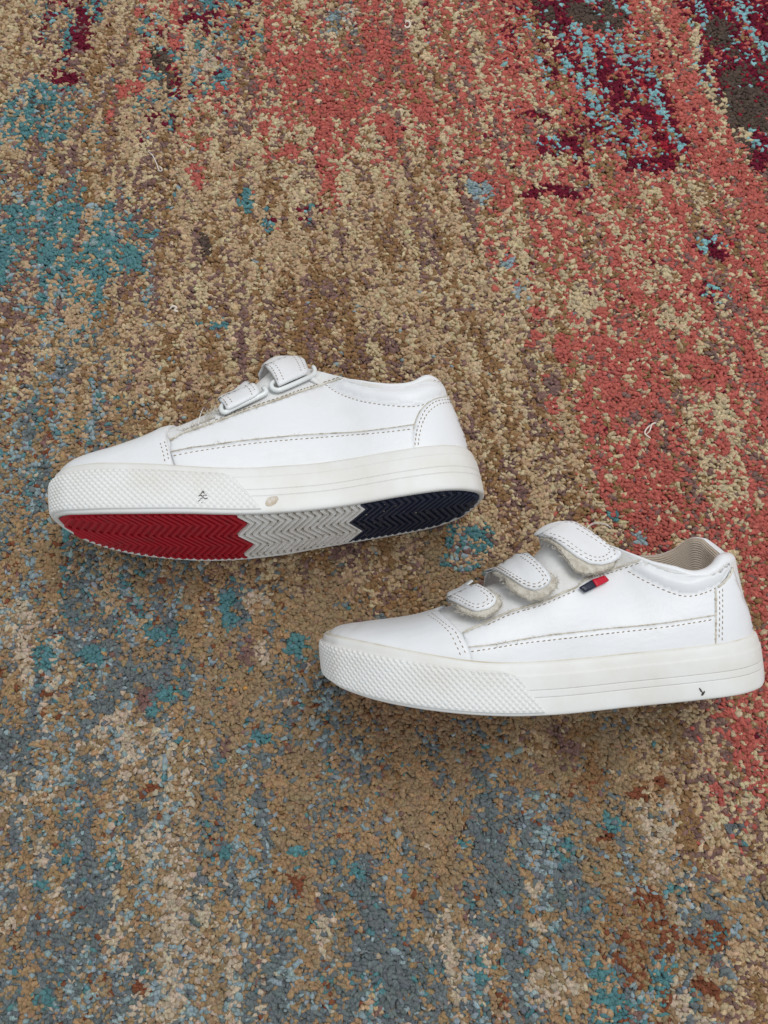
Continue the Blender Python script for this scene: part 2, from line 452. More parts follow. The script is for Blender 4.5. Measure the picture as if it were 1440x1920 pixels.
def build_pile(base, sp, x0, x1, y0, y1, outer):
    xs = np.arange(x0, x1, sp); ys = np.arange(y0, y1, sp * .866)
    X, Y = np.meshgrid(xs, ys)
    X = X + (np.arange(len(ys)) % 2)[:, None] * sp / 2
    X, Y = X.ravel(), Y.ravel()
    X = X + rng.normal(0, sp * .20, X.size); Y = Y + rng.normal(0, sp * .20, Y.size)
    px, py = to_px(np.stack([X, Y, np.zeros_like(X)], 1))
    keep = (px > -130) & (px < 1570) & (py > -110) & (py < 2040)
    if outer:                                            # the rug beyond the photograph, in coarser tufts
        keep = ~keep
    X, Y, px, py = X[keep], Y[keep], px[keep], py[keep]
    n = X.size
    C = yarn_colours(px, py, X, Y)
    NS, prof = 5, [(-.0018, .96), (-.0003, .88)]        # rings of one tuft: height, radius
    r = sp * .80 * rng.normal(1, .24, n).clip(.55, 1.7)
    el = rng.uniform(1.0, 1.7, n)
    th = rng.normal(0, .7, n) + .8 * vnoise(X / .02, Y / .02, 9)
    ph = rng.uniform(0, 2 * math.pi, n)
    tx, ty = rng.normal(0, .15, n), rng.normal(-.10, .15, n)      # slopes of the cut end
    dz = rng.normal(0, .00019, n) + .0008 * vnoise(X / .012, Y / .012, 8) + .0005 * vnoise(X / .004, Y / .004, 7)
    lx, ly = rng.normal(0, .0005, n), rng.normal(-.0003, .0005, n)  # lean of the yarn
    V = np.zeros((n, len(prof) * NS + 1, 3), np.float32)
    for k, (z, q) in enumerate(prof):
        for j in range(NS):
            a = ph + 2 * math.pi * j / NS
            rr = r * q * rng.normal(1, .24 if k else .08, n).clip(.5, 1.6)
            u, v = np.cos(a) * rr * el, np.sin(a) * rr / np.sqrt(el)
            x, y = u * np.cos(th) - v * np.sin(th), u * np.sin(th) + v * np.cos(th)
            f = (z + .0018) / .0018
            V[:, k * NS + j, 0] = X + x + lx * f
            V[:, k * NS + j, 1] = Y + y + ly * f
            V[:, k * NS + j, 2] = z + dz * f + (tx * x + ty * y) * min(1, f) + rng.normal(0, .00012, n)
    V[:, -1] = np.stack([X + lx, Y + ly, .0001 + dz + rng.normal(0, .00015, n)], 1)
    nv = V.shape[1]
    loc = []
    for k in range(len(prof) - 1):
        for j in range(NS):
            a, b = k * NS + j, k * NS + (j + 1) % NS
            loc += [(a, b, b + NS), (a, b + NS, a + NS)]
    k = (len(prof) - 1) * NS
    loc += [(k + j, k + (j + 1) % NS, nv - 1) for j in range(NS)]
    loc = np.array(loc)
    F = (np.arange(n)[:, None, None] * nv + loc[None]).reshape(-1).astype(np.int32)
    me = bpy.data.meshes.new('pile')
    me.vertices.add(n * nv); me.vertices.foreach_set('co', V.reshape(-1))
    nf = F.size // 3
    me.loops.add(F.size); me.loops.foreach_set('vertex_index', F)
    me.polygons.add(nf); me.polygons.foreach_set('loop_start', np.arange(0, F.size, 3, dtype=np.int32))
    me.polygons.foreach_set('use_smooth', np.ones(nf, bool))
    me.update(calc_edges=True)
    at = me.color_attributes.new('yarn', 'FLOAT_COLOR', 'POINT')
    c4 = np.ones((n, nv, 4), np.float32); c4[:, :, :3] = C[:, None, :]
    at.data.foreach_set('color', c4.reshape(-1))
    me.materials.append(M['pile'])
    o = bpy.data.objects.new('pile', me)
    COL.objects.link(o); o.parent = base
    tag(o, kind='stuff')


def build_carpet():
    base = mesh_obj('carpet', [(-.8, -.6, -.0019), (.8, -.6, -.0019), (.8, 1.0, -.0019), (-.8, 1.0, -.0019)], [(0, 1, 2, 3)], M['backing'], smooth=False)
    tag(base, 'mottled short-pile carpet in tan, coral, slate blue and teal yarns', 'carpet', kind='structure')
    build_pile(base, .00170, -.34, .34, -.20, .60, False)
    build_pile(base, .0046, -.50, .50, -.30, .72, True)


build_carpet()

# ------------------------------------------------------------------ shoe shape, in millimetres: x toe(-) to heel(+), z up from the sole, seen side is -y
LATERAL = [(-96.5, 4), (-95.2, -6), (-92, -14), (-85, -22.5), (-65, -33), (-35, -38.5), (0, -35.5), (30, -31.8), (60, -31), (80, -28.5), (93, -20.5), (100, -10), (102.5, 0)]
MEDIAL = [(-96.5, 4), (-95.0, 12), (-91, 19), (-83, 26), (-65, 33), (-35, 36), (0, 31), (30, 27.5), (60, 29), (80, 27.5), (93, 20.5), (100, 10), (102.5, 0)]
ZB = [(-100, 28), (-94, 23.7), (-85, 19.5), (-72, 15), (-52, 9.9), (-28, 5.2), (-8, 2.4), (15, 1.1), (60, .8), (90, .9), (97, 1.5), (103, 3)]
ZT = [(-100, 44.6), (-90, 43.2), (-72, 38.8), (-53, 33.5), (-30, 27.6), (-10, 24.6), (17, 23.2), (46, 23.0), (81, 23.2), (103, 24.6)]
TOP = [  # x of the foot of a section -> its top point (x, y, z): the instep ridge, then the collar line
    (-94, -89, 0, 45.6), (-91, -85, 0, 48.8), (-82, -74, 0, 51), (-66, -58, 0, 52.4), (-50, -44, 0, 55.6), (-35, -30, 0, 62.5), (-20, -14, 0, 70.5),
    (0, 2, 0, 77), (15, 14, 0, 81), (28, 27, 0, 80.5), (38, 38, -6, 75), (46, 47, -14, 69), (54, 55, -19, 64.0), (65, 66, -22, 58.3), (75, 76, -21.5, 57.2),
    (85, 86, -18.5, 60.3), (93, 93, -11.5, 58.8), (99.5, 96.5, 0, 55.5)]
WEAR = {  # how each worn shoe's instep has sunk or risen (mm) along the top line
    False: [(-90, -3), (-76, -6), (-60, -7.3), (-45, -9), (-36, -10.8), (-27, -13), (-17, -13), (-9, -14.8), (-1, -14), (6, -10.8), (14, -6.6), (22, -5), (33, -5), (45, -3.8), (54, -2.5), (63, 0)],
    True: [(-60, 0), (-40, 2.2), (-32, -.5), (-20, -2), (-5, -1.5), (5, 3.2), (15, 8.2), (24, 7.8), (36, 4.4), (47, .2), (56, -.6), (65, 0), (82, .8)]}
XO = 33.0   # where the foot opening begins (x of section foot)


def interp(tab, x):
    a = np.array(tab, float)
    return np.interp(x, a[:, 0], a[:, 1])


def smooth_tab(tab):
    C = catmull(tab, 400)
    return C[np.argsort(C[:, 0])]


ZB0, ZT0 = smooth_tab(ZB), smooth_tab(ZT)
ZBs, ZTs = ZB0, ZT0


def spring(x): return np.clip(np.interp(x, ZB0[:, 0], ZB0[:, 1]) - 1.1, 0, None) * (np.asarray(x) < 15)


def zb(x): return np.interp(x, ZBs[:, 0], ZBs[:, 1])
def zt(x): return np.interp(x, ZTs[:, 0], ZTs[:, 1])


class Shoe:
    NSEC, NH = 200, 44

    def __init__(self, name, label, right_foot, at, yaw, tilt, pitch, flex, size):
        global ZBs, ZTs
        self.right = right_foot
        self.flex = flex                                  # how far the toe curls up, 1 = as drawn
        ZBs, ZTs = ZB0.copy(), ZT0.copy()
        for tab in (ZBs, ZTs):
            tab[:, 1] -= (1 - flex) * spring(tab[:, 0])
        lat, med = np.array(LATERAL), np.array(MEDIAL)
        if right_foot:
            lat, med = med * [1, -1], lat * [1, -1]
        self.near, self.far = catmull(lat, self.NSEC), catmull(med, self.NSEC)
        self.build_base()
        # pose: lying on its side, -y up, resting on the widest points of the sole's lower rim
        lay = Matrix(((1, 0, 0, 0), (0, 0, 1, 0), (0, -1, 0, 0), (0, 0, 0, 1)))
        rot = Matrix.Rotation(R(yaw), 4, 'Z') @ Matrix.Rotation(R(pitch), 4, 'Y') @ Matrix.Rotation(R(tilt), 4, 'X') @ lay @ Matrix.Scale(.001 * size, 4)
        w = np.array([(rot @ Vector(v))[:] for v in self.sole_out()])
        self.M = Matrix.Translation((at[0], at[1], -w[:, 2].min() - .0022)) @ rot
        self.Mi = self.M.inverted()
        self.root = bpy.data.objects.new(name, None)
        self.root.empty_display_size = .02
        COL.objects.link(self.root)
        self.root.matrix_world = self.M @ Matrix.Scale(1000, 4)          # parts are stored in metres
        tag(self.root, label, 'shoe', 'pair of white children\'s shoes')
        self.bvhs = {}

    # ---- surfaces
    def sole_loop(self, off=0.0):
        P = np.vstack([self.near, self.far[::-1][1:-1]])
        nx = np.roll(P, -1, 0) - np.roll(P, 1, 0)
        nrm = np.stack([nx[:, 1], -nx[:, 0]], 1)
        nrm /= np.linalg.norm(nrm, axis=1)[:, None]
        c = P.mean(0)
        if ((P - c) * nrm).sum() < 0:
            nrm = -nrm
        return P + nrm * off, nrm

    def sole_out(self):
        P, _ = self.sole_loop()
        return np.vstack([np.c_[P, zb(P[:, 0])], np.c_[P, zt(P[:, 0])]])

    def build_base(self):
        n, nh = self.NSEC, self.NH
        tp = catmull(TOP, 600)
        tp = tp[np.argsort(tp[:, 0])]
        sides = []
        for side, cur in ((-1, self.near), (1, self.far)):
            d = np.gradient(cur, axis=0)
            nr = np.stack([d[:, 1], -d[:, 0]], 1); nr /= np.linalg.norm(nr, axis=1)[:, None]
            mid = cur[n // 2]
            if (nr[n // 2] * np.array([0, side])).sum() < 0:
                nr = -nr
            b2 = cur - nr * 3.6
            B = np.c_[b2, zt(cur[:, 0]) - 3.0]
            # end points share y so both sides meet
            T = np.stack([np.interp(b2[:, 0], tp[:, 0], tp[:, k]) for k in (1, 2, 3)], 1)
            T[:, 1] *= -side
            T[:, 2] -= (1 - self.flex) * spring(T[:, 0])
            T[:, 2] += interp(WEAR[self.right], T[:, 0])
            ty = np.interp(b2[:, 0], [-96, -70, -40, 0], [4, 3, 1, 0]) * (-1 if self.right else 1)
            wc = np.clip((58 - b2[:, 0]) / 52, 0, 1); wc = (wc * wc * (3 - 2 * wc))[:, None]
            T[:, 1] += ty * (b2[:, 0] < 0)
            if (side < 0) != self.right:                  # the outer side of the collar is cut lower
                T[:, 2] -= np.interp(b2[:, 0], [30, 52, 70, 80, 90, 98], [0, 3, 5, 5, 3, 0])
            else:
                T[:, 2] += np.interp(b2[:, 0], [58, 80, 92, 98], [0, .3, .2, 0] if self.right else [0, 4.5, 4.6, 1.2])
            dz = (T[:, 2] - B[:, 2])[:, None]
            up = np.array([0, 0, 1.0])
            dv = (B - T) * [1, 1, 0]
            dh = dv / (np.linalg.norm(dv, axis=1)[:, None] + 1e-6)
            C1 = wc * (B + up * .62 * dz) + (1 - wc) * (B + up * .42 * dz + dh * .8)
            C2 = wc * (T + dv * .58 - up * .03 * dz) + (1 - wc) * (T - up * .42 * dz + dh * 2.0)
            t = np.linspace(0, 1, nh)[None, :, None]
            P = B[:, None] * (1 - t) ** 3 + 3 * C1[:, None] * t * (1 - t) ** 2 + 3 * C2[:, None] * t * t * (1 - t) + T[:, None] * t ** 3
            sides.append(P)
        self.P = sides                                   # [near, far] each (nsec, nh, 3)
        self.V = np.vstack([s.reshape(-1, 3) for s in sides])
        f1 = grid_faces(n, nh, flip=True); f2 = grid_faces(n, nh, off=n * nh)
        self.F = f1 + f2
        # vertex normals, outward
        N = []
        for s, side in zip(sides, (-1, 1)):
            du, dv = np.gradient(s, axis=0), np.gradient(s, axis=1)
            q = np.cross(du, dv)
            q /= np.linalg.norm(q, axis=2)[:, :, None] + 1e-9
            if q[n // 2, nh // 2, 1] * side < 0:
                q = -q
            bad = np.linalg.norm(q, axis=2) < .5
            q[bad] = (-.7, 0, .7)
            N.append(q)
        for k in range(2):                               # make the two sides share their ridge normals
            closed = sides[0][:, -1, 1] * 0 + (np.abs(sides[0][:, -1] - sides[1][:, -1]).sum(1) < 1.5)
            avg = N[0][:, -1] + N[1][:, -1]
            avg /= np.linalg.norm(avg, axis=1)[:, None]
            for q in N:
                q[closed > 0, -1] = avg[closed > 0]
        self.N = np.vstack([q.reshape(-1, 3) for q in N])
        self.NS = N

    def bvh(self, off):
        if off not in self.bvhs:
            vs = [self.M @ Vector(v) for v in (self.V + self.N * off)]
            self.bvhs[off] = BVHTree.FromPolygons(vs, self.F)
        return self.bvhs[off]

    def hit_base(self, px, py, off, c=None):
        """local point (mm) and normal of the upper, raised by off mm, seen at a photo pixel"""
        q0 = np.array([px, py], float)
        c = q0 if c is None else np.asarray(c, float)
        for cc in (c, c + [0, -40], c + [0, 40], c + [-40, 0], c + [40, 0]):
            h = self.hit_try(q0.copy(), cc, off)
            if h:
                return h
        raise RuntimeError('no hit %s %s' % (px, py))

    def hit_try(self, q, c, off):
        b = self.bvh(off)
        for k in range(90):
            loc, nrm, fi, dist = b.ray_cast(*ray(*q))
            if loc is not None:
                p = np.array((self.Mi @ loc)[:])
                f = list(self.F[fi])
                w = 1 / (np.linalg.norm(self.V[f] + self.N[f] * off - p, axis=1) + 1e-3)
                nn = (self.N[f] * w[:, None]).sum(0)
                return p, nn / np.linalg.norm(nn)
            v = c - q
            L = np.linalg.norm(v)
            if L < 1:
                break
            q = q + v / L * min(1.2, L)
        return None

    def set_sole_bvh(self, objs):
        vs, fs = [], []
        for o in objs:
            k = len(vs)
            vs += [self.root.matrix_world @ v.co for v in o.data.vertices]
            fs += [[i + k for i in p.vertices] for p in o.data.polygons]
        self.sbvh = BVHTree.FromPolygons(vs, fs)

    def hit_sole(self, px, py):
        loc, nrm, fi, d = self.sbvh.ray_cast(*ray(px, py))
        o, dr = ray(px, py)
        if loc is None:
            return None
        if nrm.dot(dr) > 0:
            nrm = -nrm
        n = self.Mi.to_3x3() @ nrm
        return np.array((self.Mi @ loc)[:]), np.array(n.normalized()[:])

    # ---- builders of parts
    def part(self, name, verts, faces, mat, parent=None, smooth=True):
        return mesh_obj(name, np.asarray(verts) * .001, faces, mat, parent or self.root, smooth)

    def panel(self, name, poly, off, thick, mat, parent=None, puff=0, puff_d=14, step=5, closed_spline=False, hitter=None, edge=.35, rough=0.0):
        """a slab laid on the upper: outline in photo pixels, top face off mm above the skin"""
        poly = np.asarray(poly, float)
        bd = resample(np.vstack([poly, poly[:1]]), max(12, int(plen(np.vstack([poly, poly[:1]])) / step)))[:-1]
        if rough:
            bd = bd + rng.normal(0, rough, bd.shape)
        lo, hi = bd.min(0), bd.max(0)
        c = bd.mean(0)
        gx, gy = np.meshgrid(np.arange(lo[0], hi[0], step * 1.1), np.arange(lo[1], hi[1], step))
        gx = gx + (np.arange(gx.shape[0]) % 2)[:, None] * step * .55
        g = np.stack([gx.ravel(), gy.ravel()], 1)
        d = np.sqrt(((g[:, None] - bd[None]) ** 2).sum(2)).min(1)
        g = g[d > step * .7]
        nb = len(bd)
        out = delaunay_2d_cdt([Vector(p) for p in bd] + [Vector(p) for p in g], [], [list(range(nb))], 1, 1e-4)
        v2 = np.array([tuple(v) for v in out[0]])
        tris = [list(f) for f in out[2]]
        used = sorted({i for t_ in tris for i in t_})            # points outside the outline are dropped
        re_ = {i: k for k, i in enumerate(used)}
        v2 = v2[used]
        tris = [[re_[i] for i in t_] for t_ in tris]
        origs = [out[3][i] for i in used]
        top, nrm = [], []
        hitter = hitter or (lambda x, y: self.hit_base(x, y, off, c))
        for p in v2:
            h = hitter(*p)
            if h is None:
                h = (top[-1], nrm[-1])
            top.append(h[0]); nrm.append(h[1])
        top, nrm = np.array(top), np.array(nrm)
        db = np.sqrt(((v2[:, None] - bd[None]) ** 2).sum(2)).min(1)
        if puff:
            k = 1 - np.exp(-(db / puff_d) ** 1.3)
            top = top + nrm * (puff * k)[:, None]
        isb = {}
        for i, orig in enumerate(origs):
            for o in orig:
                if o < nb:
                    isb[o] = i
        loop = [isb[k] for k in range(nb) if k in isb]
        nv = len(v2)
        # rounded rim: boundary lowered by `edge`, then a wall, then the underside
        rim = top[loop].copy()
        top[loop] = top[loop] - nrm[loop] * edge
        low = top - nrm * max(.05, thick)
        low[loop] = top[loop] - nrm[loop] * max(.05, thick - edge)
        V = np.vstack([top, low])
        m = len(loop)
        # orientation
        a, b_, c_ = top[tris[0][0]], top[tris[0][1]], top[tris[0][2]]
        flip = np.dot(np.cross(b_ - a, c_ - a), nrm[tris[0][0]]) < 0
        F = [t[::-1] if flip else t for t in tris]
        for k in range(m):
            F.append((loop[k], loop[(k + 1) % m], nv + loop[(k + 1) % m], nv + loop[k]))
        F += [tuple(nv + i for i in t)[::1 if flip else -1] for t in tris]
        o = self.part(name, V, F, mat, parent)
        return o

    def path(self, line, off, step=3.0, smooth=True, hitter=None):
        line = np.asarray(line, float)
        C = catmull(line, max(3, int(plen(line) / step))) if smooth and len(line) > 2 else resample(line, max(3, int(plen(line) / step)))
        c = C.mean(0) + [0, 14]
        pts = []
        for p in C:
            h = hitter(*p) if hitter else self.hit_base(p[0], p[1], off, c)
            if h is not None:
                pts.append(h)
        return pts

    def stitches(self, lines, off, parent, pitch=10, dash=7.4, w=.19, sunk=-.02, hitter=None, name='stitching'):
        V, F = [], []
        for line in lines:
            pts = self.path(line, off, 1.3, hitter=hitter)
            P = np.array([p[0] for p in pts]); N = np.array([p[1] for p in pts])
            L = np.r_[0, np.cumsum(np.linalg.norm(np.diff(P, axis=0), axis=1))]
            pm, dm = pitch * .235, dash * .235
            for s0 in np.arange(.2, L[-1] - dm, pm):
                d_ = dm * random.uniform(.8, 1.1)
                q = []
                for u, hgt, wid in ((0, -.16, .5), (.2, .1, 1), (.5, .18, 1.1), (.8, .1, 1), (1, -.16, .5)):
                    s = s0 + u * d_
                    p = np.array([np.interp(s, L, P[:, k]) for k in range(3)])
                    n = np.array([np.interp(s, L, N[:, k]) for k in range(3)])
                    i = min(len(P) - 2, max(0, np.searchsorted(L, s) - 1))
                    t = P[i + 1] - P[i]; t /= np.linalg.norm(t) + 1e-9
                    sd = np.cross(n, t)
                    jit = random.uniform(-.03, .03)
                    q.append((p + n * (hgt + sunk) + sd * ((u - .5) * .16 + jit), sd * w * wid, n))
                k = len(V)
                for p, sdw, n in q:
                    V += [p - sdw - n * .12, p + n * .06, p + sdw - n * .12]
                for i in range(4):
                    a = k + i * 3
                    F += [(a, a + 1, a + 4, a + 3), (a + 1, a + 2, a + 5, a + 4)]
        return self.part(name, V, F, M['stitch'], parent)

    def tube(self, name, pts, rad, mat, parent=None, ns=6, taper=False, jitter=0.0):
        P = np.asarray(pts, float)
        n = len(P)
        T = np.gradient(P, axis=0); T /= np.linalg.norm(T, axis=1)[:, None] + 1e-9
        ref = np.array([0, -1.0, 0])
        V = []
        for i in range(n):
            a = np.cross(T[i], ref); a /= np.linalg.norm(a) + 1e-9
            b = np.cross(T[i], a)
            r = rad * (1 + (random.uniform(-jitter, jitter) if jitter else 0))
            if taper:
                r *= 1 - .75 * i / (n - 1)
            for j in range(ns):
                th = 2 * math.pi * j / ns
                V.append(P[i] + (a * math.cos(th) + b * math.sin(th)) * r)
        F = grid_faces(n, ns, closed=True)
        F += [tuple(range(ns))[::-1], tuple((n - 1) * ns + j for j in range(ns))]
        return (V, F) if name is None else self.part(name, V, F, mat, parent)

    def merge(self, name, lst, mat, parent=None):
        V, F = [], []
        for v, f in lst:
            k = len(V)
            V += list(v); F += [tuple(i + k for i in q) for q in f]
        return self.part(name, V, F, mat, parent)

    def fray(self, name, line, off, count, length, parent, mat='fibre', rad=.09, down=None, curl=.6):
        """a fringe of loose fibres standing along a line"""
        pts = self.path(line, off, 1.5)
        out = []
        for _ in range(count):
            i = random.randrange(1, len(pts) - 1)
            p, n = pts[i]
            t = pts[i + 1][0] - pts[i - 1][0]; t = t / (np.linalg.norm(t) + 1e-9)
            sd = np.cross(n, t)
            L = length * random.uniform(.35, 1.2)
            d = n * random.uniform(-.1, .7) + sd * random.gauss(0 if down is None else down, .6) + t * random.gauss(0, .5)
            d /= np.linalg.norm(d) + 1e-9
            b = np.random.default_rng(random.randrange(10 ** 6)).normal(0, curl, 3)
            q = [p + (d * u + b * u * u * .6) * L - n * .2 for u in (0, .35, .7, 1)]
            out.append(self.tube(None, q, rad, None, ns=3))
        return self.merge(name, out, M[mat], parent)

    # ---- the parts every shoe has
    def build_common(self, bump_near, bump_far):
        mm = self
        P0, nrm = self.sole_loop()
        n = len(P0)
        b, t = zb(P0[:, 0]), zt(P0[:, 0])
        # side wall with its moulded lines
        prof = [(0, -2.7, .55), (0, -2.5, 0), (0, -1.0, 0), (.012, -.45, 0), (.035, -.1, 0), (.08, .1, 0), (.2, .25, 0), (.325, .3, 0), (.338, .27, 0), (.345, -.25, 0), (.352, .27, 0), (.365, .3, 0),
                (.465, .3, 0), (.477, .27, 0), (.484, -.25, 0), (.491, .27, 0), (.503, .3, 0), (.62, .25, 0), (.74, .15, 0), (.757, .1, 0), (.768, -.25, 0), (.785, -.32, 0), (.86, -.5, 0), (.93, -.85, 0), (.972, -1.2, 0), (.992, -1.8, 0), (1, -2.6, 0), (.99, -5.0, 0)]
        V = []
        for v, o, dzz in prof:
            V.append(np.c_[P0 + nrm * o, b + (t - b) * v + dzz])
        sole = self.part('sole_wall', np.vstack(V), grid_faces(len(prof), n, closed=True, flip=True), M['rubber'])
        # textured toe bumper
        vlo, vhi, rows = .05, .865, 72
        tot = []
        per = {}
        for side, cur in (('near', self.near), ('far', self.far)):
            L = np.r_[0, np.cumsum(np.linalg.norm(np.diff(cur, axis=0), axis=1))]
            per[side] = (cur, L)
        xe = {'near': bump_near, 'far': bump_far}
        cols = 640
        Vb = np.zeros((rows, cols, 3))
        vv = np.linspace(0, 1, rows)
        Pall = np.vstack([self.far[::-1], self.near[1:]])          # far heel -> toe -> near heel
        Lall = np.r_[0, np.cumsum(np.linalg.norm(np.diff(Pall, axis=0), axis=1))]
        nn = np.gradient(Pall, axis=0); nn = np.stack([nn[:, 1], -nn[:, 0]], 1); nn /= np.linalg.norm(nn, axis=1)[:, None]
        if (nn[len(self.far) - 1] * [-1, 0]).sum() < 0:
            nn = -nn
        iToe = len(self.far) - 1

        def s_at(x, side):
            cur, L = per[side]
            k = np.argmax(cur[:, 0] > x)
            s = L[k - 1] + (x - cur[k - 1, 0]) / (cur[k, 0] - cur[k - 1, 0]) * (L[k] - L[k - 1])
            return Lall[iToe] + (s if side == 'near' else -s)
        for r_ in range(rows):
            v = vv[r_]
            cut = max(0, (v - .82) / .18) ** 2 * 6.5            # rounded upper corner
            s0 = s_at(xe['far'][0] * (1 - v) + xe['far'][1] * v - cut, 'far')
            s1 = s_at(xe['near'][0] * (1 - v) + xe['near'][1] * v - cut, 'near')
            s = np.linspace(s0, s1, cols)
            p = np.stack([np.interp(s, Lall, Pall[:, k]) for k in (0, 1)], 1)
            m_ = np.stack([np.interp(s, Lall, nn[:, k]) for k in (0, 1)], 1)
            m_ /= np.linalg.norm(m_, axis=1)[:, None]
            bb, tt = zb(p[:, 0]), zt(p[:, 0])
            vw = vlo + (vhi - vlo) * v
            z = bb + (tt - bb) * vw
            h = (tt - bb) * (vw - vlo)
            sr = s - Lall[iToe]
            dia = np.cos(2 * np.pi * sr / 2.75) * np.cos(2 * np.pi * h / 3.0)      # staggered rows of raised diamonds
            dia = np.clip(dia * 1.7 + .25, 0, 1.1)
            fade = np.clip((v - .035) / .05, 0, 1) * np.clip((.985 - v) / .03, 0, 1) * np.clip((s1 - s) / 1.4, 0, 1) * np.clip((s - s0) / 1.4, 0, 1)
            body = 1.0 + .18 * math.sin(math.pi * v)
            lip = .95 * np.exp(-((v - .0) / .035) ** 2)
            off = body + .5 * dia * fade + lip * 0
            edge = np.minimum(np.clip((s - s0) / .8, 0, 1), np.clip((s1 - s) / .8, 0, 1))
            ev = min(1, v / .03) * min(1, (1 - v) / .03)
            off = off * (edge * ev) ** .5 - (1 - (edge * ev) ** .5) * .9
            taper_in = np.interp(vw, [0, .2, .74, .93, 1], [-.05, .25, .15, -.85, -1.2])
            q = p + m_ * (off + taper_in)[:, None]
            Vb[r_, :, 0:2] = q; Vb[r_, :, 2] = z
        bump_o = self.part('toe_bumper', Vb.reshape(-1, 3), grid_faces(rows, cols), M['rubber'])
        self.set_sole_bvh([sole, bump_o])
        # tread: three coloured plates with zigzag ribs
        inset, _ = self.sole_loop(-3.3)
        nx, fx_ = catmull(np.array(self.near), 400), catmull(np.array(self.far), 400)

        def yrange(x, ins=3.6):
            i, _ = self.sole_loop(-ins)
            a = i[:len(self.near)]; c = i[len(self.near) - 1:]
            c = np.vstack([c, i[:1]])
            ya = np.interp(x, a[:, 0], a[:, 1]) if a[0, 0] < x < a[-1, 0] else None
            cs = c[np.argsort(c[:, 0])]
            yb = np.interp(x, cs[:, 0], cs[:, 1]) if cs[0, 0] < x < cs[-1, 0] else None
            return (min(ya, yb), max(ya, yb)) if ya is not None and yb is not None else None
        W, A = 15.5, 7.2

        def zig(y):
            u = (y + 3) / W
            return A * (2 * abs(u / 2 - math.floor(u / 2 + .5)) * 2 - 1) / 2
        cuts = [(-200, -13.5), (-13.5, 38), (38, 200)]
        for (x0, x1), key, nm in zip(cuts, ('red', 'whitetread', 'navy'), ('red forefoot tread plate', 'dirty white middle tread plate', 'navy heel tread plate')):
            rows_ = []
            xs0, xs1 = max(x0, -93.6), min(x1, 99.6)
            nxs, nys = 60, 40
            Vt = []
            for i in range(nxs):
                for j in range(nys):
                    u = i / (nxs - 1)
                    x = xs0 + (xs1 - xs0) * u
                    yr = yrange(min(max(x, -93), 99), 2.5) or (0, 0)
                    y = yr[0] + (yr[1] - yr[0]) * j / (nys - 1)
                    zx = zig(y) * ((1 - u) * (x0 > -150) + u * (x1 < 150))
                    yr2 = yrange(min(max(x + zx, -93), 99), 2.5) or yr
                    y = min(max(y, yr2[0]), yr2[1])
                    Vt.append((x + zx, y, zb(x + zx) + .75))
            plate = self.part('tread', Vt, grid_faces(nxs, nys), M['grime' if key == 'whitetread' else key])
            plate['label'] = nm
            pitch = 3.35
            k = 0
            x = x0 if x0 > -150 else x1 - pitch * math.ceil((x1 + 100) / pitch)
            while x < min(x1 - .5, 104):
                pts = []
                for y in np.arange(-40, 40.01, .8):
                    xx = x + pitch * .5 + zig(y)
                    yr = yrange(xx, 3.6) if -94 < xx < 100 else None
                    if yr and yr[0] <= y <= yr[1]:
                        pts.append((xx, y))
                x += pitch
                if len(pts) < 4:
                    continue
                Vr, Fr = [], []
                wv = random.uniform(.86, 1.0)
                for xx, y in pts:
                    z = zb(xx)
                    Vr += [(xx - wv, y, z + .9), (xx - wv * .82, y, z - .42), (xx + wv * .82, y, z - .42), (xx + wv, y, z + .9)]
                for i in range(len(pts) - 1):
                    a = i * 4
                    for q in range(3):
                        Fr.append((a + q, a + q + 1, a + q + 5, a + q + 4))
                Fr += [(0, 3, 2, 1), tuple(len(Vr) - 4 + q for q in range(4))]
                self.part('rib', Vr, Fr, M[key], plate, smooth=False)
        # grit caught in the tread
        gl = []
        for _ in range(90):
            x = random.choice([random.uniform(-6, 30), random.uniform(30, 85), random.uniform(40, 80)])
            yr = yrange(x, 6)
            y = random.uniform(*yr)
            r_ = random.choice([.14, .2, .28, .4]) * random.uniform(.7, 1.3)
            c_ = np.array([x, y, zb(x) - random.choice([.42, .42, -.3])])
            o6 = np.array([(1, 0, 0), (-1, 0, 0), (0, 1, 0), (0, -1, 0), (0, 0, 1), (0, 0, -1)]) * r_ * rng.uniform(.6, 1.3, (6, 1))
            gl.append((list(c_ + o6), [(0, 2, 4), (2, 1, 4), (1, 3, 4), (3, 0, 4), (2, 0, 5), (1, 2, 5), (3, 1, 5), (0, 3, 5)]))
        tag(self.merge('grit', gl, M['gritm']), kind='stuff')
        # yellowed glue along the top of the sole wall
        gp = np.c_[P0 - nrm * 2.35, t - .25]
        gv = np.vstack([gp + np.c_[nrm, 0 * t] * a_ + np.array([0, 0, b_]) for a_, b_ in ((.7, -.4), (.55, .25), (0, .55), (-1.2, .5))])
        self.part('glue_line', gv, grid_faces(4, n, closed=True, flip=True), M['glue'])
        # upper skin, lining, collar roll, insole, tongue
        self.part('upper', self.V, self.F, M['worn'])
        near, far = self.P
        i0 = int(np.argmax(self.near[:, 0] > XO + 2))
        loop = [(near[i, -1], near[i, 0], -1) for i in range(i0, self.NSEC)] + [(far[i, -1], far[i, 0], 1) for i in range(self.NSEC - 2, i0 - 1, -1)]
        Tl = np.array([q[0] for q in loop]); Bl = np.array([q[1] for q in loop])
        tang = np.gradient(Tl, axis=0); tang[:, 2] = 0
        inw = np.stack([-tang[:, 1], tang[:, 0], 0 * tang[:, 0]], 1); inw /= np.linalg.norm(inw, axis=1)[:, None] + 1e-9
        if (inw * (np.array([60, 0, 0]) - Tl)).sum() < 0:
            inw = -inw
        for _ in range(8):
            inw[1:-1] = (inw[:-2] + inw[1:-1] + inw[2:]) / 3
        inw /= np.linalg.norm(inw, axis=1)[:, None]
        m = len(Tl)
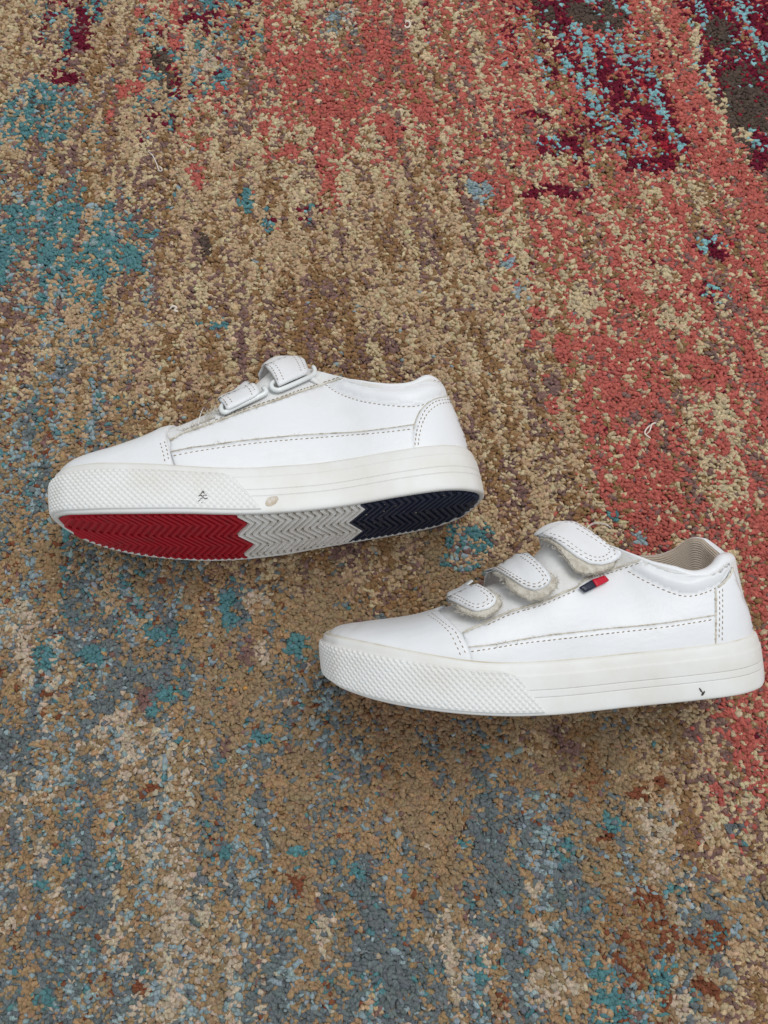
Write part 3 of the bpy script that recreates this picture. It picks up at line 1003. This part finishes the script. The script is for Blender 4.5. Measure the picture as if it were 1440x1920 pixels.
        rr = 3.7 * np.minimum(1, np.minimum(np.arange(m), np.arange(m)[::-1]) / 48 + .04)[:, None]
        rows_ = []
        for ph in np.linspace(-.35, math.pi * .62, 12):
            rows_.append(Tl + inw * (rr - rr * math.cos(ph)) + np.array([0, 0, 1]) * rr * math.sin(ph))
        self.part('collar_roll', np.vstack(rows_), grid_faces(12, m, flip=True), M['leather'])
        rows_, vvs = [], []
        inner = Tl + inw * rr * 2
        floor_ = Bl + inw * 6; floor_[:, 2] = Bl[:, 2] - 8
        for ph in np.linspace(math.pi * .55, math.pi, 6):
            rows_.append(Tl + inw * (rr - rr * math.cos(ph)) + np.array([0, 0, 1]) * (rr * math.sin(ph)))
        for u in np.linspace(0, 1, 22)[1:]:
            rows_.append(inner * (1 - u) + floor_ * u + inw * (2.2 * math.sin(math.pi * u)))
        lin_o = self.part('lining', np.vstack(rows_), grid_faces(len(rows_), m, flip=True), M['lining'])
        uv = lin_o.data.uv_layers.new(name='UVMap')
        Lr = np.zeros((len(rows_), m))
        for i in range(1, len(rows_)):
            Lr[i] = Lr[i - 1] + np.linalg.norm(rows_[i] - rows_[i - 1], axis=1)
        Lt = np.r_[0, np.cumsum(np.linalg.norm(np.diff(Tl, axis=0), axis=1))]
        vi = np.zeros(len(lin_o.data.loops), np.int32)
        lin_o.data.loops.foreach_get('vertex_index', vi)
        uvs = np.stack([Lt[vi % m] * .001, Lr.ravel()[vi] * .001], 1)
        uv.data.foreach_set('uv', uvs.astype(np.float32).ravel())
        xs = np.linspace(-60, 92, 40)
        Vi = []
        for x in xs:
            yr = yrange(x, 7)
            for j in range(9):
                y = yr[0] + (yr[1] - yr[0]) * j / 8
                Vi.append((x, y, zt(x) - 9))
        self.part('insole', Vi, grid_faces(40, 9), M['insole'])
        # tongue: a padded arch under the straps, ending at the opening
        Vt = []
        for lay in (0, -3.5):
            for i in range(16):
                x = 4 + 32 * i / 15
                rz = min(np.interp(x, q_[:, -1, 0], q_[:, -1, 2]) for q_ in (near, far)) - max(0, x - 30) * .12
                for j in range(15):
                    a = -1 + 2 * j / 14
                    y = 9.5 * a
                    z = rz - 3.0 - 6.5 * a * a
                    Vt.append((x, y, z + lay))
        f = grid_faces(16, 15, flip=True) + grid_faces(16, 15, off=240)
        bd = [j for j in range(15)] + [15 * i + 14 for i in range(1, 16)] + [225 + j for j in range(13, -1, -1)] + [15 * i for i in range(14, 0, -1)]
        f += [(bd[k], bd[(k + 1) % len(bd)], bd[(k + 1) % len(bd)] + 240, bd[k] + 240) for k in range(len(bd))]
        self.part('tongue', Vt, f, M['worn'])

    def toe_panel(self, seam, stitch_lines, off=1.5):
        """the toe piece wraps right over the ridge; its rear edge follows the seam"""
        h = [self.hit_base(p[0], p[1], 0, np.array(p) + [0, 10])[0] for p in catmull(seam, 30)]
        h = np.array(h)
        near, far = self.P
        n, nh = self.NSEC, self.NH
        # edge x as a function of height fraction: nearest grid cell
        flat = near.reshape(-1, 3)
        idx = [int(np.argmin(((flat - q) ** 2).sum(1))) for q in h]
        hh = np.array([i % nh for i in idx]) / (nh - 1.0); ss = np.array([i // nh for i in idx], float)
        o = np.argsort(hh); hh, ss = hh[o], ss[o]
        hs = np.linspace(0, 1, nh)
        se = np.interp(hs, hh, ss)
        se = np.convolve(np.pad(se, 3, mode='edge'), np.ones(7) / 7, 'valid')
        m = 70
        rowsV, rowsN = [], []
        cols = []
        for side, P, N in ((0, near, self.NS[0]), (1, far, self.NS[1])):
            order = range(nh) if side == 0 else range(nh - 2, -1, -1)
            for j in order:
                s = np.linspace(0, 1, m) ** 1.15 * se[j]
                i = np.clip(s.astype(int), 0, n - 2); a = (s - i)[:, None]
                p = P[i, j] * (1 - a) + P[i + 1, j] * a
                q = N[i, j] * (1 - a) + N[i + 1, j] * a
                q /= np.linalg.norm(q, axis=1)[:, None]
                cols.append((p, q))
        # keep normals tidy next to the toe pole
        V = []
        for k, (p, q) in enumerate(cols):
            offv = np.full(m, off)
            offv[-1] = off - .35
            offv[:6] = np.linspace(.2, off, 6)
            V.append(p + q * offv[:, None])
        extra = [p[-1] + q[-1] * .1 for p, q in cols]
        V = np.array(V)                        # (ncols, m, 3)
        V = np.concatenate([V, np.array(extra)[:, None]], 1)
        nc = len(cols)
        o = self.part('toe_panel', V.reshape(-1, 3), grid_faces(nc, m + 1, flip=True), M['leather'])
        self.stitches(stitch_lines, off, o)
        return o

    def strap_back(self, poly, off, parent, depth=.5):
        """the rest of a strap, over the ridge and down the far side"""
        flat = self.P[0].reshape(-1, 3) + self.NS[0].reshape(-1, 3) * off
        ns = 12
        edge = resample(resample(np.asarray(poly, float), 60)[:53], ns)
        sh = []
        for p in edge:
            h = self.hit_base(p[0], p[1], off, np.array(p) + [0, 25])[0]
            k = int(np.argmin(((flat - h) ** 2).sum(1)))
            sh.append((k // self.NH, (k % self.NH) / (self.NH - 1)))
        sh = np.array(sh, float)
        for _ in range(2):
            sh[1:-1] = (sh[:-2] + sh[1:-1] + sh[2:]) / 3
        V = []
        seq = [(0, u) for u in np.linspace(0, 1, 6)] + [(1, j) for j in np.linspace(.985, depth, 14)]
        for lay in (0, -1.1):
            for side, u in seq:
                P, N = self.P[side], self.NS[side]
                for k in range(ns):
                    s, h0 = sh[k]
                    s = s - (s - sh[0, 0]) * .3 * (u if side == 0 else 1)
                    h = max(0, h0 - .04) * (1 - u) + u if side == 0 else u
                    j = h * (self.NH - 1); j0 = min(self.NH - 2, int(j)); a = j - j0
                    i0 = min(self.NSEC - 2, int(s)); b = s - i0
                    p = (P[i0, j0] * (1 - b) + P[i0 + 1, j0] * b) * (1 - a) + (P[i0, j0 + 1] * (1 - b) + P[i0 + 1, j0 + 1] * b) * a
                    q = (N[i0, j0] * (1 - b) + N[i0 + 1, j0] * b) * (1 - a) + (N[i0, j0 + 1] * (1 - b) + N[i0 + 1, j0 + 1] * b) * a
                    V.append(p + q / np.linalg.norm(q) * (off - .15 + lay))
        nr = len(seq)
        f = grid_faces(nr, ns) + grid_faces(nr, ns, flip=True, off=nr * ns)
        for i in range(nr - 1):
            for k in (0, ns - 1):
                a = i * ns + k
                f.append((a, a + ns, a + ns + nr * ns, a + nr * ns))
        return self.part('strap_band', V, f, M['leather'], parent)


# ------------------------------------------------------------------ left shoe of the pair, near the lower right: its outer side faces up
def build_lower():
    S = Shoe('white_shoe', 'white three-strap shoe with red and navy tag, lying at the lower right', False, (.0695, -.0091), 5.55, 9.0, -1.5, .896, .981)
    S.build_common((-2.5, -14.0), (-2.5, -14.0))
    seam = [(814.6, 1142.6), (831.4, 1158), (849.7, 1173), (866.5, 1191.5), (877, 1211.4), (883, 1229.7), (886.4, 1239.5), (888, 1248)]
    S.toe_panel(seam, [[(809, 1149), (834, 1168.6), (853, 1184), (862, 1202), (871, 1220.5), (876, 1236)], [(802, 1153), (822, 1166), (843.6, 1187), (853, 1205), (861, 1222), (865, 1236)]])
    eye = [(868, 1186), (911, 1167), (955.5, 1147), (1011, 1130.5), (1050, 1114), (1080.5, 1101), (1094, 1089), (1122, 1076), (1169, 1061), (1200, 1050)]
    mud = [(878, 1214), (926, 1209), (972, 1200.7), (1030, 1191.5), (1080, 1186), (1142, 1179), (1187.5, 1175), (1255, 1167.5), (1343, 1154)]
    colst = [(1174, 1067.5), (1200, 1082.5), (1230, 1097.5), (1260, 1110), (1287.5, 1116), (1317.5, 1111), (1347, 1098)]
    q = S.panel('quarter_panel', [tuple(p) for p in catmull(eye, 60)] + [(1208, 1050)] + [(1200, 1070), (1215, 1085), (1260, 1100), (1300, 1100), (1348, 1085), (1350, 1160)] + [(x, y + 5) for x, y in mud[::-1]], .9, .9, M['leather'])
    S.merge('raw_edge', [S.tube(None, [p[0] for p in S.path(eye, .7, 3)], .42, None, jitter=.35)], M['raw'], q)
    S.stitches([[(x + 2, y + 5) for x, y in eye[1:6]], [(1122, 1081), (1169, 1066), (1203, 1054)]], .95, q, w=.2)
    S.fray('frayed_fibres', eye[:6], .8, 70, 1.1, q)
    mp = S.panel('side_panel', [tuple(p) for p in catmull(mud, 60)] + [(1344, 1222), (1200, 1236), (1080, 1250), (965, 1258), (885, 1252)], 1.45, 1.4, M['leather'])
    S.stitches([[(882, 1222), (926, 1215.4), (972, 1207.5), (1030, 1200.5), (1080, 1195), (1130, 1189), (1180, 1183.5), (1230, 1178), (1280, 1171), (1337, 1161.5)]], 1.5, mp)
    S.fray('frayed_fibres', mud[1:5], 1.4, 26, 1.3, mp, rad=.07)
    S.merge('raw_edge', [S.tube(None, [p[0] for p in S.path([(x, y - .5) for x, y in mud], 1.0, 3)], .26, None, jitter=.5)], M['raw'], mp)
    col = S.panel('collar_panel', [tuple(p) for p in catmull(colst, 50)] + [(1362, 1082), (1371, 1066), (1369, 1050), (1356, 1040), (1342, 1042), (1329, 1055), (1312, 1068), (1287, 1076), (1260, 1073), (1235, 1064), (1210, 1052), (1190, 1058)], 1.1, 1.0, M['leather'], puff=3.0, puff_d=13)
    S.stitches([[(1176, 1070)] + [(x, y + 2) for x, y in colst[1:]]], .98, col)
    hp = S.panel('heel_panel', [(1341, 1104), (1352, 1094), (1366, 1082), (1374, 1062), (1380, 1075), (1390, 1105), (1405, 1140), (1420, 1175), (1428, 1200), (1400, 1212), (1340, 1222), (1340, 1160)], 1.45, 1.4, M['leather'])
    S.merge('raw_edge', [S.tube(None, [p[0] for p in S.path([(1342, 1104), (1342.5, 1150), (1341, 1206)], 1.0, 3)], .55, None, jitter=.4)], M['raw'], hp)
    S.merge('raw_edge', [S.tube(None, [p[0] for p in S.path([(1347, 1101), (1358, 1092), (1369, 1078), (1374, 1064)], 1.4, 3)], .55, None, jitter=.3)], M['fibre'], hp)
    S.stitches([[(1349, 1106), (1349.5, 1150), (1348, 1205)], [(1355, 1102), (1355, 1150), (1354, 1204)], [(1352, 1097), (1364, 1085), (1371, 1070)]], 1.5, hp, w=.18)
    # straps
    A = [(1004, 1001), (1050, 974), (1078, 975.5), (1119, 1000), (1161, 1026), (1165, 1035), (1161, 1045), (1150, 1052), (1131, 1057), (1108, 1055), (1083, 1042), (1050, 1017), (1031, 1005)]
    Ap = [(1004, 1005.6), (1030.5, 1014), (1050, 1033), (1067, 1055.6), (1080.5, 1072), (1103, 1080), (1133, 1074), (1159, 1063), (1166, 1044), (1119, 1003), (1050, 979)]
    B = [(908, 1064), (958, 1036), (989, 1035), (1011, 1053), (1031, 1074), (1034, 1084), (1028, 1095), (1017, 1102), (1003, 1105.5), (983, 1099), (956, 1080.5), (930.5, 1065)]
    Bp = [(911, 1066.7), (939, 1080.5), (951, 1100), (967, 1114), (994, 1127), (1022, 1125), (1044, 1107), (1051, 1091), (1040, 1074), (992, 1037), (958, 1039)]
    Cc = [(836, 1117), (880.5, 1096), (894, 1092), (911, 1101), (928, 1114), (931, 1122), (927, 1131), (916, 1139), (892, 1144), (872, 1136), (853, 1125)]
    Cp = [(839, 1119), (853, 1133), (858, 1144), (883, 1155.6), (908, 1160), (936, 1147), (946, 1130), (938, 1114), (911, 1101), (894, 1094), (880.5, 1098)]
    specs = [
        (A, Ap, 7.4, 'uppermost wide strap with rounded tip', [[(1018, 1002), (1052, 1014), (1085, 1037), (1110, 1050), (1133, 1050), (1150, 1041), (1152, 1032), (1118, 1006), (1078, 981), (1056, 979)],
                                          [(1030, 999), (1058, 1010), (1092, 1034), (1114, 1044), (1132, 1043), (1143, 1035), (1143, 1031), (1112, 1009), (1074, 986)]], (1004, 1050)),
        (B, Bp, 7.4, 'middle strap', [[(916, 1062), (934, 1064), (960, 1080), (985, 1095), (1004, 1100), (1018, 1096), (1026, 1085), (1006, 1057), (982, 1039), (960, 1038)],
                                  [(924, 1059), (940, 1063), (965, 1078), (988, 1091), (1004, 1095), (1014, 1090), (1019, 1082), (1000, 1060), (974, 1042)]], (908, 958)),
        (Cc, Cp, 6.6, 'front strap, the shortest', [[(843, 1117), (858, 1123), (876, 1133), (893, 1139), (912, 1134), (924, 1124), (922, 1115), (906, 1103), (890, 1096)],
                                   [(852, 1114), (866, 1121), (880, 1129), (893, 1133), (908, 1129), (915, 1122), (912, 1116), (900, 1106)]], (836, 880))]
    for top, pad, off, lab, st, xr in specs:
        s = S.panel('strap', top, off, 1.3, M['leather'], step=4.5, edge=.4)
        s['label'] = lab
        S.stitches(st, off + .02, s, w=.18, pitch=10)
        S.panel('hook_pad', [tuple(np.mean(pad, 0) + (np.array(p) - np.mean(pad, 0)) * .91) for p in pad], off - 1.4, 1.5, M['velcro'], s, step=4, rough=.5)
        S.fray('frayed_fibres', [tuple(np.mean(pad, 0) + (np.array(p) - np.mean(pad, 0)) * .92) for p in pad[:9]], off - 2.0, 330, 1.2, s, rad=.075)
        S.fray('frayed_fibres', [pad[0], pad[1], pad[2], pad[3]], off - 3.0, 90, 2.6, s, rad=.08)
        S.strap_back([top[0], top[1], top[2]], off, s)
    # tag
    t = S.panel('flag_tag', [(1111, 1086), (1134.7, 1078), (1143, 1087.5), (1119.5, 1099.5)], 3.6, 1.3, M['tagred'], step=3, edge=.2)
    t['label'] = 'small folded ribbon tag, half red half navy'
    S.panel('navy_half', [(1087.5, 1100), (1110.5, 1086.5), (1119, 1100), (1098.6, 1109.7)], 3.55, 1.3, M['tagnavy'], t, step=3, edge=.2)
    # pen mark on the sole wall and a loose thread behind the strap
    marks = []
    for ln in ([(1311, 1290), (1315, 1296), (1319, 1301)], [(1321, 1296), (1317, 1303)], [(1318, 1298), (1315.5, 1304)]):
        pts = [h[0] + h[1] * .12 for h in S.path(ln, 0, 1.5, hitter=S.hit_sole)]
        if len(pts) > 2:
            marks.append(S.tube(None, pts, .30, None, ns=5, jitter=.4))
    S.merge('scuff_mark', marks, M['black'])
    h0 = S.hit_base(1100, 990, 5.6, (1090, 1010))[0]
    q = [h0 + np.array(v) for v in ((0, 1, -.5), (2, 2, 1.2), (5, 2.5, 2.2), (9, 2, 1.2), (11, 1.5, -.4))]
    S.merge('loose_thread', [S.tube(None, catmull(q, 16), .13, None, ns=5), S.tube(None, catmull([v + np.array([1.0, .5, -1.0]) * (k / 4) for k, v in enumerate(q)], 16), .12, None, ns=5)], M['thread'])
    return S


# ------------------------------------------------------------------ right shoe of the pair, upper left: inner side up, sole tipped towards the viewer
def build_upper():
    S = Shoe('white_shoe', 'white shoe at the left showing its red, white and navy sole', True, (-.0510, .0660), 10.35, -6.99, 5.14, .893, .996)
    S.build_common((-2.5, -14.0), (-2.5, -14.0))
    seam = [(311, 818), (314, 828), (317.6, 841), (321, 856), (325, 872), (327, 880)]
    S.toe_panel(seam, [[(300, 829.5), (306, 850), (310, 869)], [(308, 826.6), (313, 844), (317, 868)]])
    eye = [(319, 826), (342, 812), (371.5, 802), (401, 791.6), (430, 781), (459, 770), (489, 760), (528, 747), (555, 737), (613, 718), (641, 709)]
    mud = [(320, 847), (360, 839), (401, 834), (448, 827), (516, 820), (574.5, 815), (665.5, 810), (720, 804), (776, 796)]
    colst = [(610, 719), (628.6, 732.6), (652, 743), (679, 751), (708, 756), (739, 759.5), (766, 761), (792, 757.6), (822, 747)]
    q = S.panel('quarter_panel', [tuple(p) for p in catmull(eye, 60)] + [(650, 720), (680, 735), (740, 742), (800, 742), (812, 752), (790, 780), (782, 798)] + [(x, y + 5) for x, y in mud[::-1]], .9, .9, M['leather'])
    S.merge('raw_edge', [S.tube(None, [p[0] for p in S.path(eye, .7, 3)], .5, None, jitter=.4)], M['raw'], q)
    S.stitches([[(x + 1, y - 4) for x, y in eye[3:]]], .3, q, w=.18)
    S.fray('frayed_fibres', eye[:8], .8, 130, 1.3, q)
    S.fray('frayed_fibres', [(340, 808), (372, 795), (405, 782)], .3, 90, 2.4, q, rad=.09)
    mp = S.panel('side_panel', [tuple(p) for p in catmull(mud, 60)] + [(778, 852), (665, 868), (535, 882), (458, 886), (331, 886), (328, 872)], 1.45, 1.4, M['leather'])
    S.stitches([[(324, 854.5), (360, 847.5), (401, 841), (448, 834.5), (516, 827), (590, 821), (665.5, 815), (720, 810.5), (770, 804.6)]], 1.5, mp)
    S.fray('frayed_fibres', mud[:6], 1.4, 46, 1.5, mp, rad=.07)
    S.merge('raw_edge', [S.tube(None, [p[0] for p in S.path([(x, y - .5) for x, y in mud], 1.0, 3)], .24, None, jitter=.5)], M['raw'], mp)
    col = S.panel('collar_panel', [tuple(p) for p in catmull(colst, 50)] + [(838, 740), (836, 728), (826, 718), (812, 714), (797, 715), (784, 719), (745, 726), (708, 727), (679, 722), (645, 712)], 1.1, 1.0, M['leather'], puff=2.8, puff_d=13)
    S.stitches([[(x, y + 1.5) for x, y in colst]], .98, col)
    S.stitches([[(813, 712), (826, 717), (836, 728), (840, 741)]], 1.9, col, w=.18)
    ctr = [(771, 846), (775, 808), (784, 779), (797.5, 760), (818.6, 747), (846, 743)]
    hp = S.panel('heel_panel', [tuple(p) for p in catmull(ctr, 40)] + [(851, 757), (866, 787), (880, 825), (889, 850), (880, 855), (824, 848)], 1.45, 1.4, M['leather'])
    S.stitches([[(777.7, 836), (781.6, 808), (789.5, 784), (800, 765.5), (818.6, 752), (846, 748)], [(783.7, 836), (788, 808), (795, 786.6), (805, 771), (824, 757.6), (848, 753.7)]], 1.5, hp)
    S.merge('raw_edge', [S.tube(None, [p[0] for p in S.path([(x - 1, y) for x, y in ctr], 1.0, 3)], .25, None, jitter=.4)], M['raw'], hp)
    # straps that come through the rings
    A = [(494.7, 681.8), (520, 671), (549, 659.5), (561, 659.5), (568, 666), (574, 678), (580, 693), (576, 697.5), (522, 721), (516, 708), (508, 695)]
    B = [(409, 746), (413, 742), (471, 716), (477, 717.5), (482, 724), (486, 732), (478, 740), (431, 763), (424, 764), (419, 754)]
    for poly, off, lab, st, ringc in (
        (A, 5.5, 'wide upper strap through its plastic ring', [[(498, 682), (508, 688), (517, 702), (522, 717)], [(508, 679), (518, 686), (526, 699), (532, 713)], [(543, 664), (552, 670), (560, 683), (566, 698)], [(551, 661), (560, 667), (567, 680), (573, 694)]],
         [(587, 688), (590, 694), (586, 703), (560, 716), (530, 729), (519, 731.5), (511, 728), (509, 721), (516, 715)]),
        (B, 4.8, 'narrow lower strap through its plastic ring', [[(413, 744), (420, 750), (427, 761)], [(421, 740), (430, 747), (437, 757)], [(459, 722), (467, 729), (473, 741)], [(466, 718), (474, 725), (480, 736)]],
         [(494, 727), (498, 732), (496, 738), (470, 751), (435, 767), (422, 773), (416, 770), (415, 763), (420, 758)])):
        s = S.panel('strap', poly, off, 1.5, M['leather'], step=4, edge=.4)
        s['label'] = lab
        S.stitches(st, off + .02, s, w=.18, pitch=10)
        c = np.mean(poly, 0)
        S.panel('hook_pad', [tuple(c + (np.array(p) - c) * .93 + (-2, 3)) for p in poly], off - 1.5, 1.5, M['velcro'], s, step=4, rough=.4)
        S.strap_back(poly[:4] if len(poly) > 10 else poly[:4], off, s)
        pts = [p[0] for p in S.path(ringc, 2.2, 2.5)]
        r = S.tube('strap_ring', pts, 1.2, M['ring'], ns=10)
    # worn stub where the front ring is missing
    S.fray('frayed_fibres', [(385, 780), (400, 773), (414, 768)], 1.5, 60, 3.0, S.root, rad=.1)
    for base, d in (((372, 797), [(0, 0, 0), (1, -1, 3), (2.2, -1, 6), (3.4, -.6, 8.2)]), ((319, 824), [(0, 0, 0), (-.2, -.5, 2.5), (-.8, -.6, 4.5), (-1.6, -.4, 6.5)])):
        h = S.hit_base(base[0], base[1], .3, (base[0], base[1] + 14))[0]
        S.tube('loose_thread', catmull([h + np.array(v) for v in d], 12), .3, M['thread'], ns=5, taper=True)
    # worn-through marks on the bumper, tan stain on the sole wall
    z = lambda x, y: (340 + x / 10.29, 890 + y / 10.29)
    marks = []
    for ln in ([(392, 315), (438, 352)], [(440, 316), (395, 346), (370, 376)], [(410, 340), (450, 362)], [(330, 415), (368, 395), (410, 416), (450, 394), (497, 400)],
               [(365, 472), (420, 444), (462, 466), (508, 450)], [(318, 518), (360, 490)], [(480, 462), (505, 452)], [(390, 540), (405, 545)]):
        pts = [h[0] + h[1] * .10 for h in S.path([z(*p) for p in ln], 0, 1.2, hitter=S.hit_sole)]
        if len(pts) > 2:
            marks.append(S.tube(None, pts, .16, None, ns=5, jitter=.5))
    S.merge('scuff_mark', marks, M['black'])

    def hs(x, y):
        h = S.hit_sole(x, y)
        return (h[0] + h[1] * .06, h[1])
    S.panel('stain', [(497, 944), (500, 935), (508, 931), (520, 930), (523, 935), (518, 944), (508, 950), (499, 949)], 0, .05, M['stain'], hitter=hs, step=3, edge=0)
    return S


LOW = build_lower()
UPP = build_upper()


# ------------------------------------------------------------------ lint and crumbs on the pile
def lint(name, px_pts, rad, mat, label, cat='thread', z=.0012, ns=6):
    c = ground(*np.mean(px_pts, 0), z=z)
    P = np.array([tuple(ground(*p, z=z + .0006 * math.sin(i * 1.3)) - c) for i, p in enumerate(px_pts)])
    P = catmull(P, 6 * len(P))
    T = np.gradient(P, axis=0); T /= np.linalg.norm(T, axis=1)[:, None]
    V = []
    for i, p in enumerate(P):
        a = np.cross(T[i], [0, 0, 1.0]); a /= np.linalg.norm(a); b = np.cross(T[i], a)
        r = rad * (.5 + .5 * min(1, i / 8, (len(P) - 1 - i) / 3 + .4))
        V += [p + (a * math.cos(2 * math.pi * j / ns) + b * math.sin(2 * math.pi * j / ns)) * r for j in range(ns)]
    F = grid_faces(len(P), ns, closed=True) + [tuple(range(ns))[::-1], tuple((len(P) - 1) * ns + j for j in range(ns))]
    o = mesh_obj(name, V, F, mat)
    o.location = c
    return tag(o, label, cat)


def crumb(px, py, r, mat, label):
    c = ground(px, py, z=.0012)
    V, F = [], []
    for i in range(6):
        a = math.pi * i / 5
        for j in range(8):
            b = 2 * math.pi * j / 8
            rr = r * random.uniform(.75, 1.2)
            V.append((rr * 1.3 * math.sin(a) * math.cos(b), rr * math.sin(a) * math.sin(b), rr * .6 * math.cos(a)))
    F = grid_faces(6, 8, closed=True)
    o = mesh_obj('crumb', V, F, mat)
    o.location = c
    return tag(o, label, 'crumb')


lint('thread', [(277, 284), (285, 290), (290, 299), (294, 308), (297, 317), (300, 321), (304, 318), (299, 311)], .00024, M['thread'], 'thin white curved thread on the tan carpet, upper left', z=.0018)
lint('lint_ring', [(760, 44), (762, 40), (767, 41), (769, 46), (766, 51), (761, 51), (759, 47)], .0005, M['crumb'], 'tiny pale ring of lint on the coral yarn near the top', 'lint')
lint('lint_tuft', [(318, 580), (324, 574), (331, 577), (327, 582), (334, 584)], .0006, M['crumb'], 'cream twist of lint on tan carpet above the left shoe', 'lint')
lint('lint_tuft', [(1211, 815), (1218, 808), (1222, 796), (1229, 793), (1216, 800), (1209, 812), (1220, 822)], .0004, M['crumb'], 'pale lint curl on coral yarn above the right shoe', 'lint')
crumb(460, 1290, .0010, M['amber'], 'bright amber crumb left of the right shoe\'s toe')
crumb(441, 1293, .0009, M['amber'], 'duller amber crumb beside the brighter one, farther from the shoe')
crumb(490, 503, .0008, M['amber'], 'amber crumb on plain tan carpet above the left shoe')
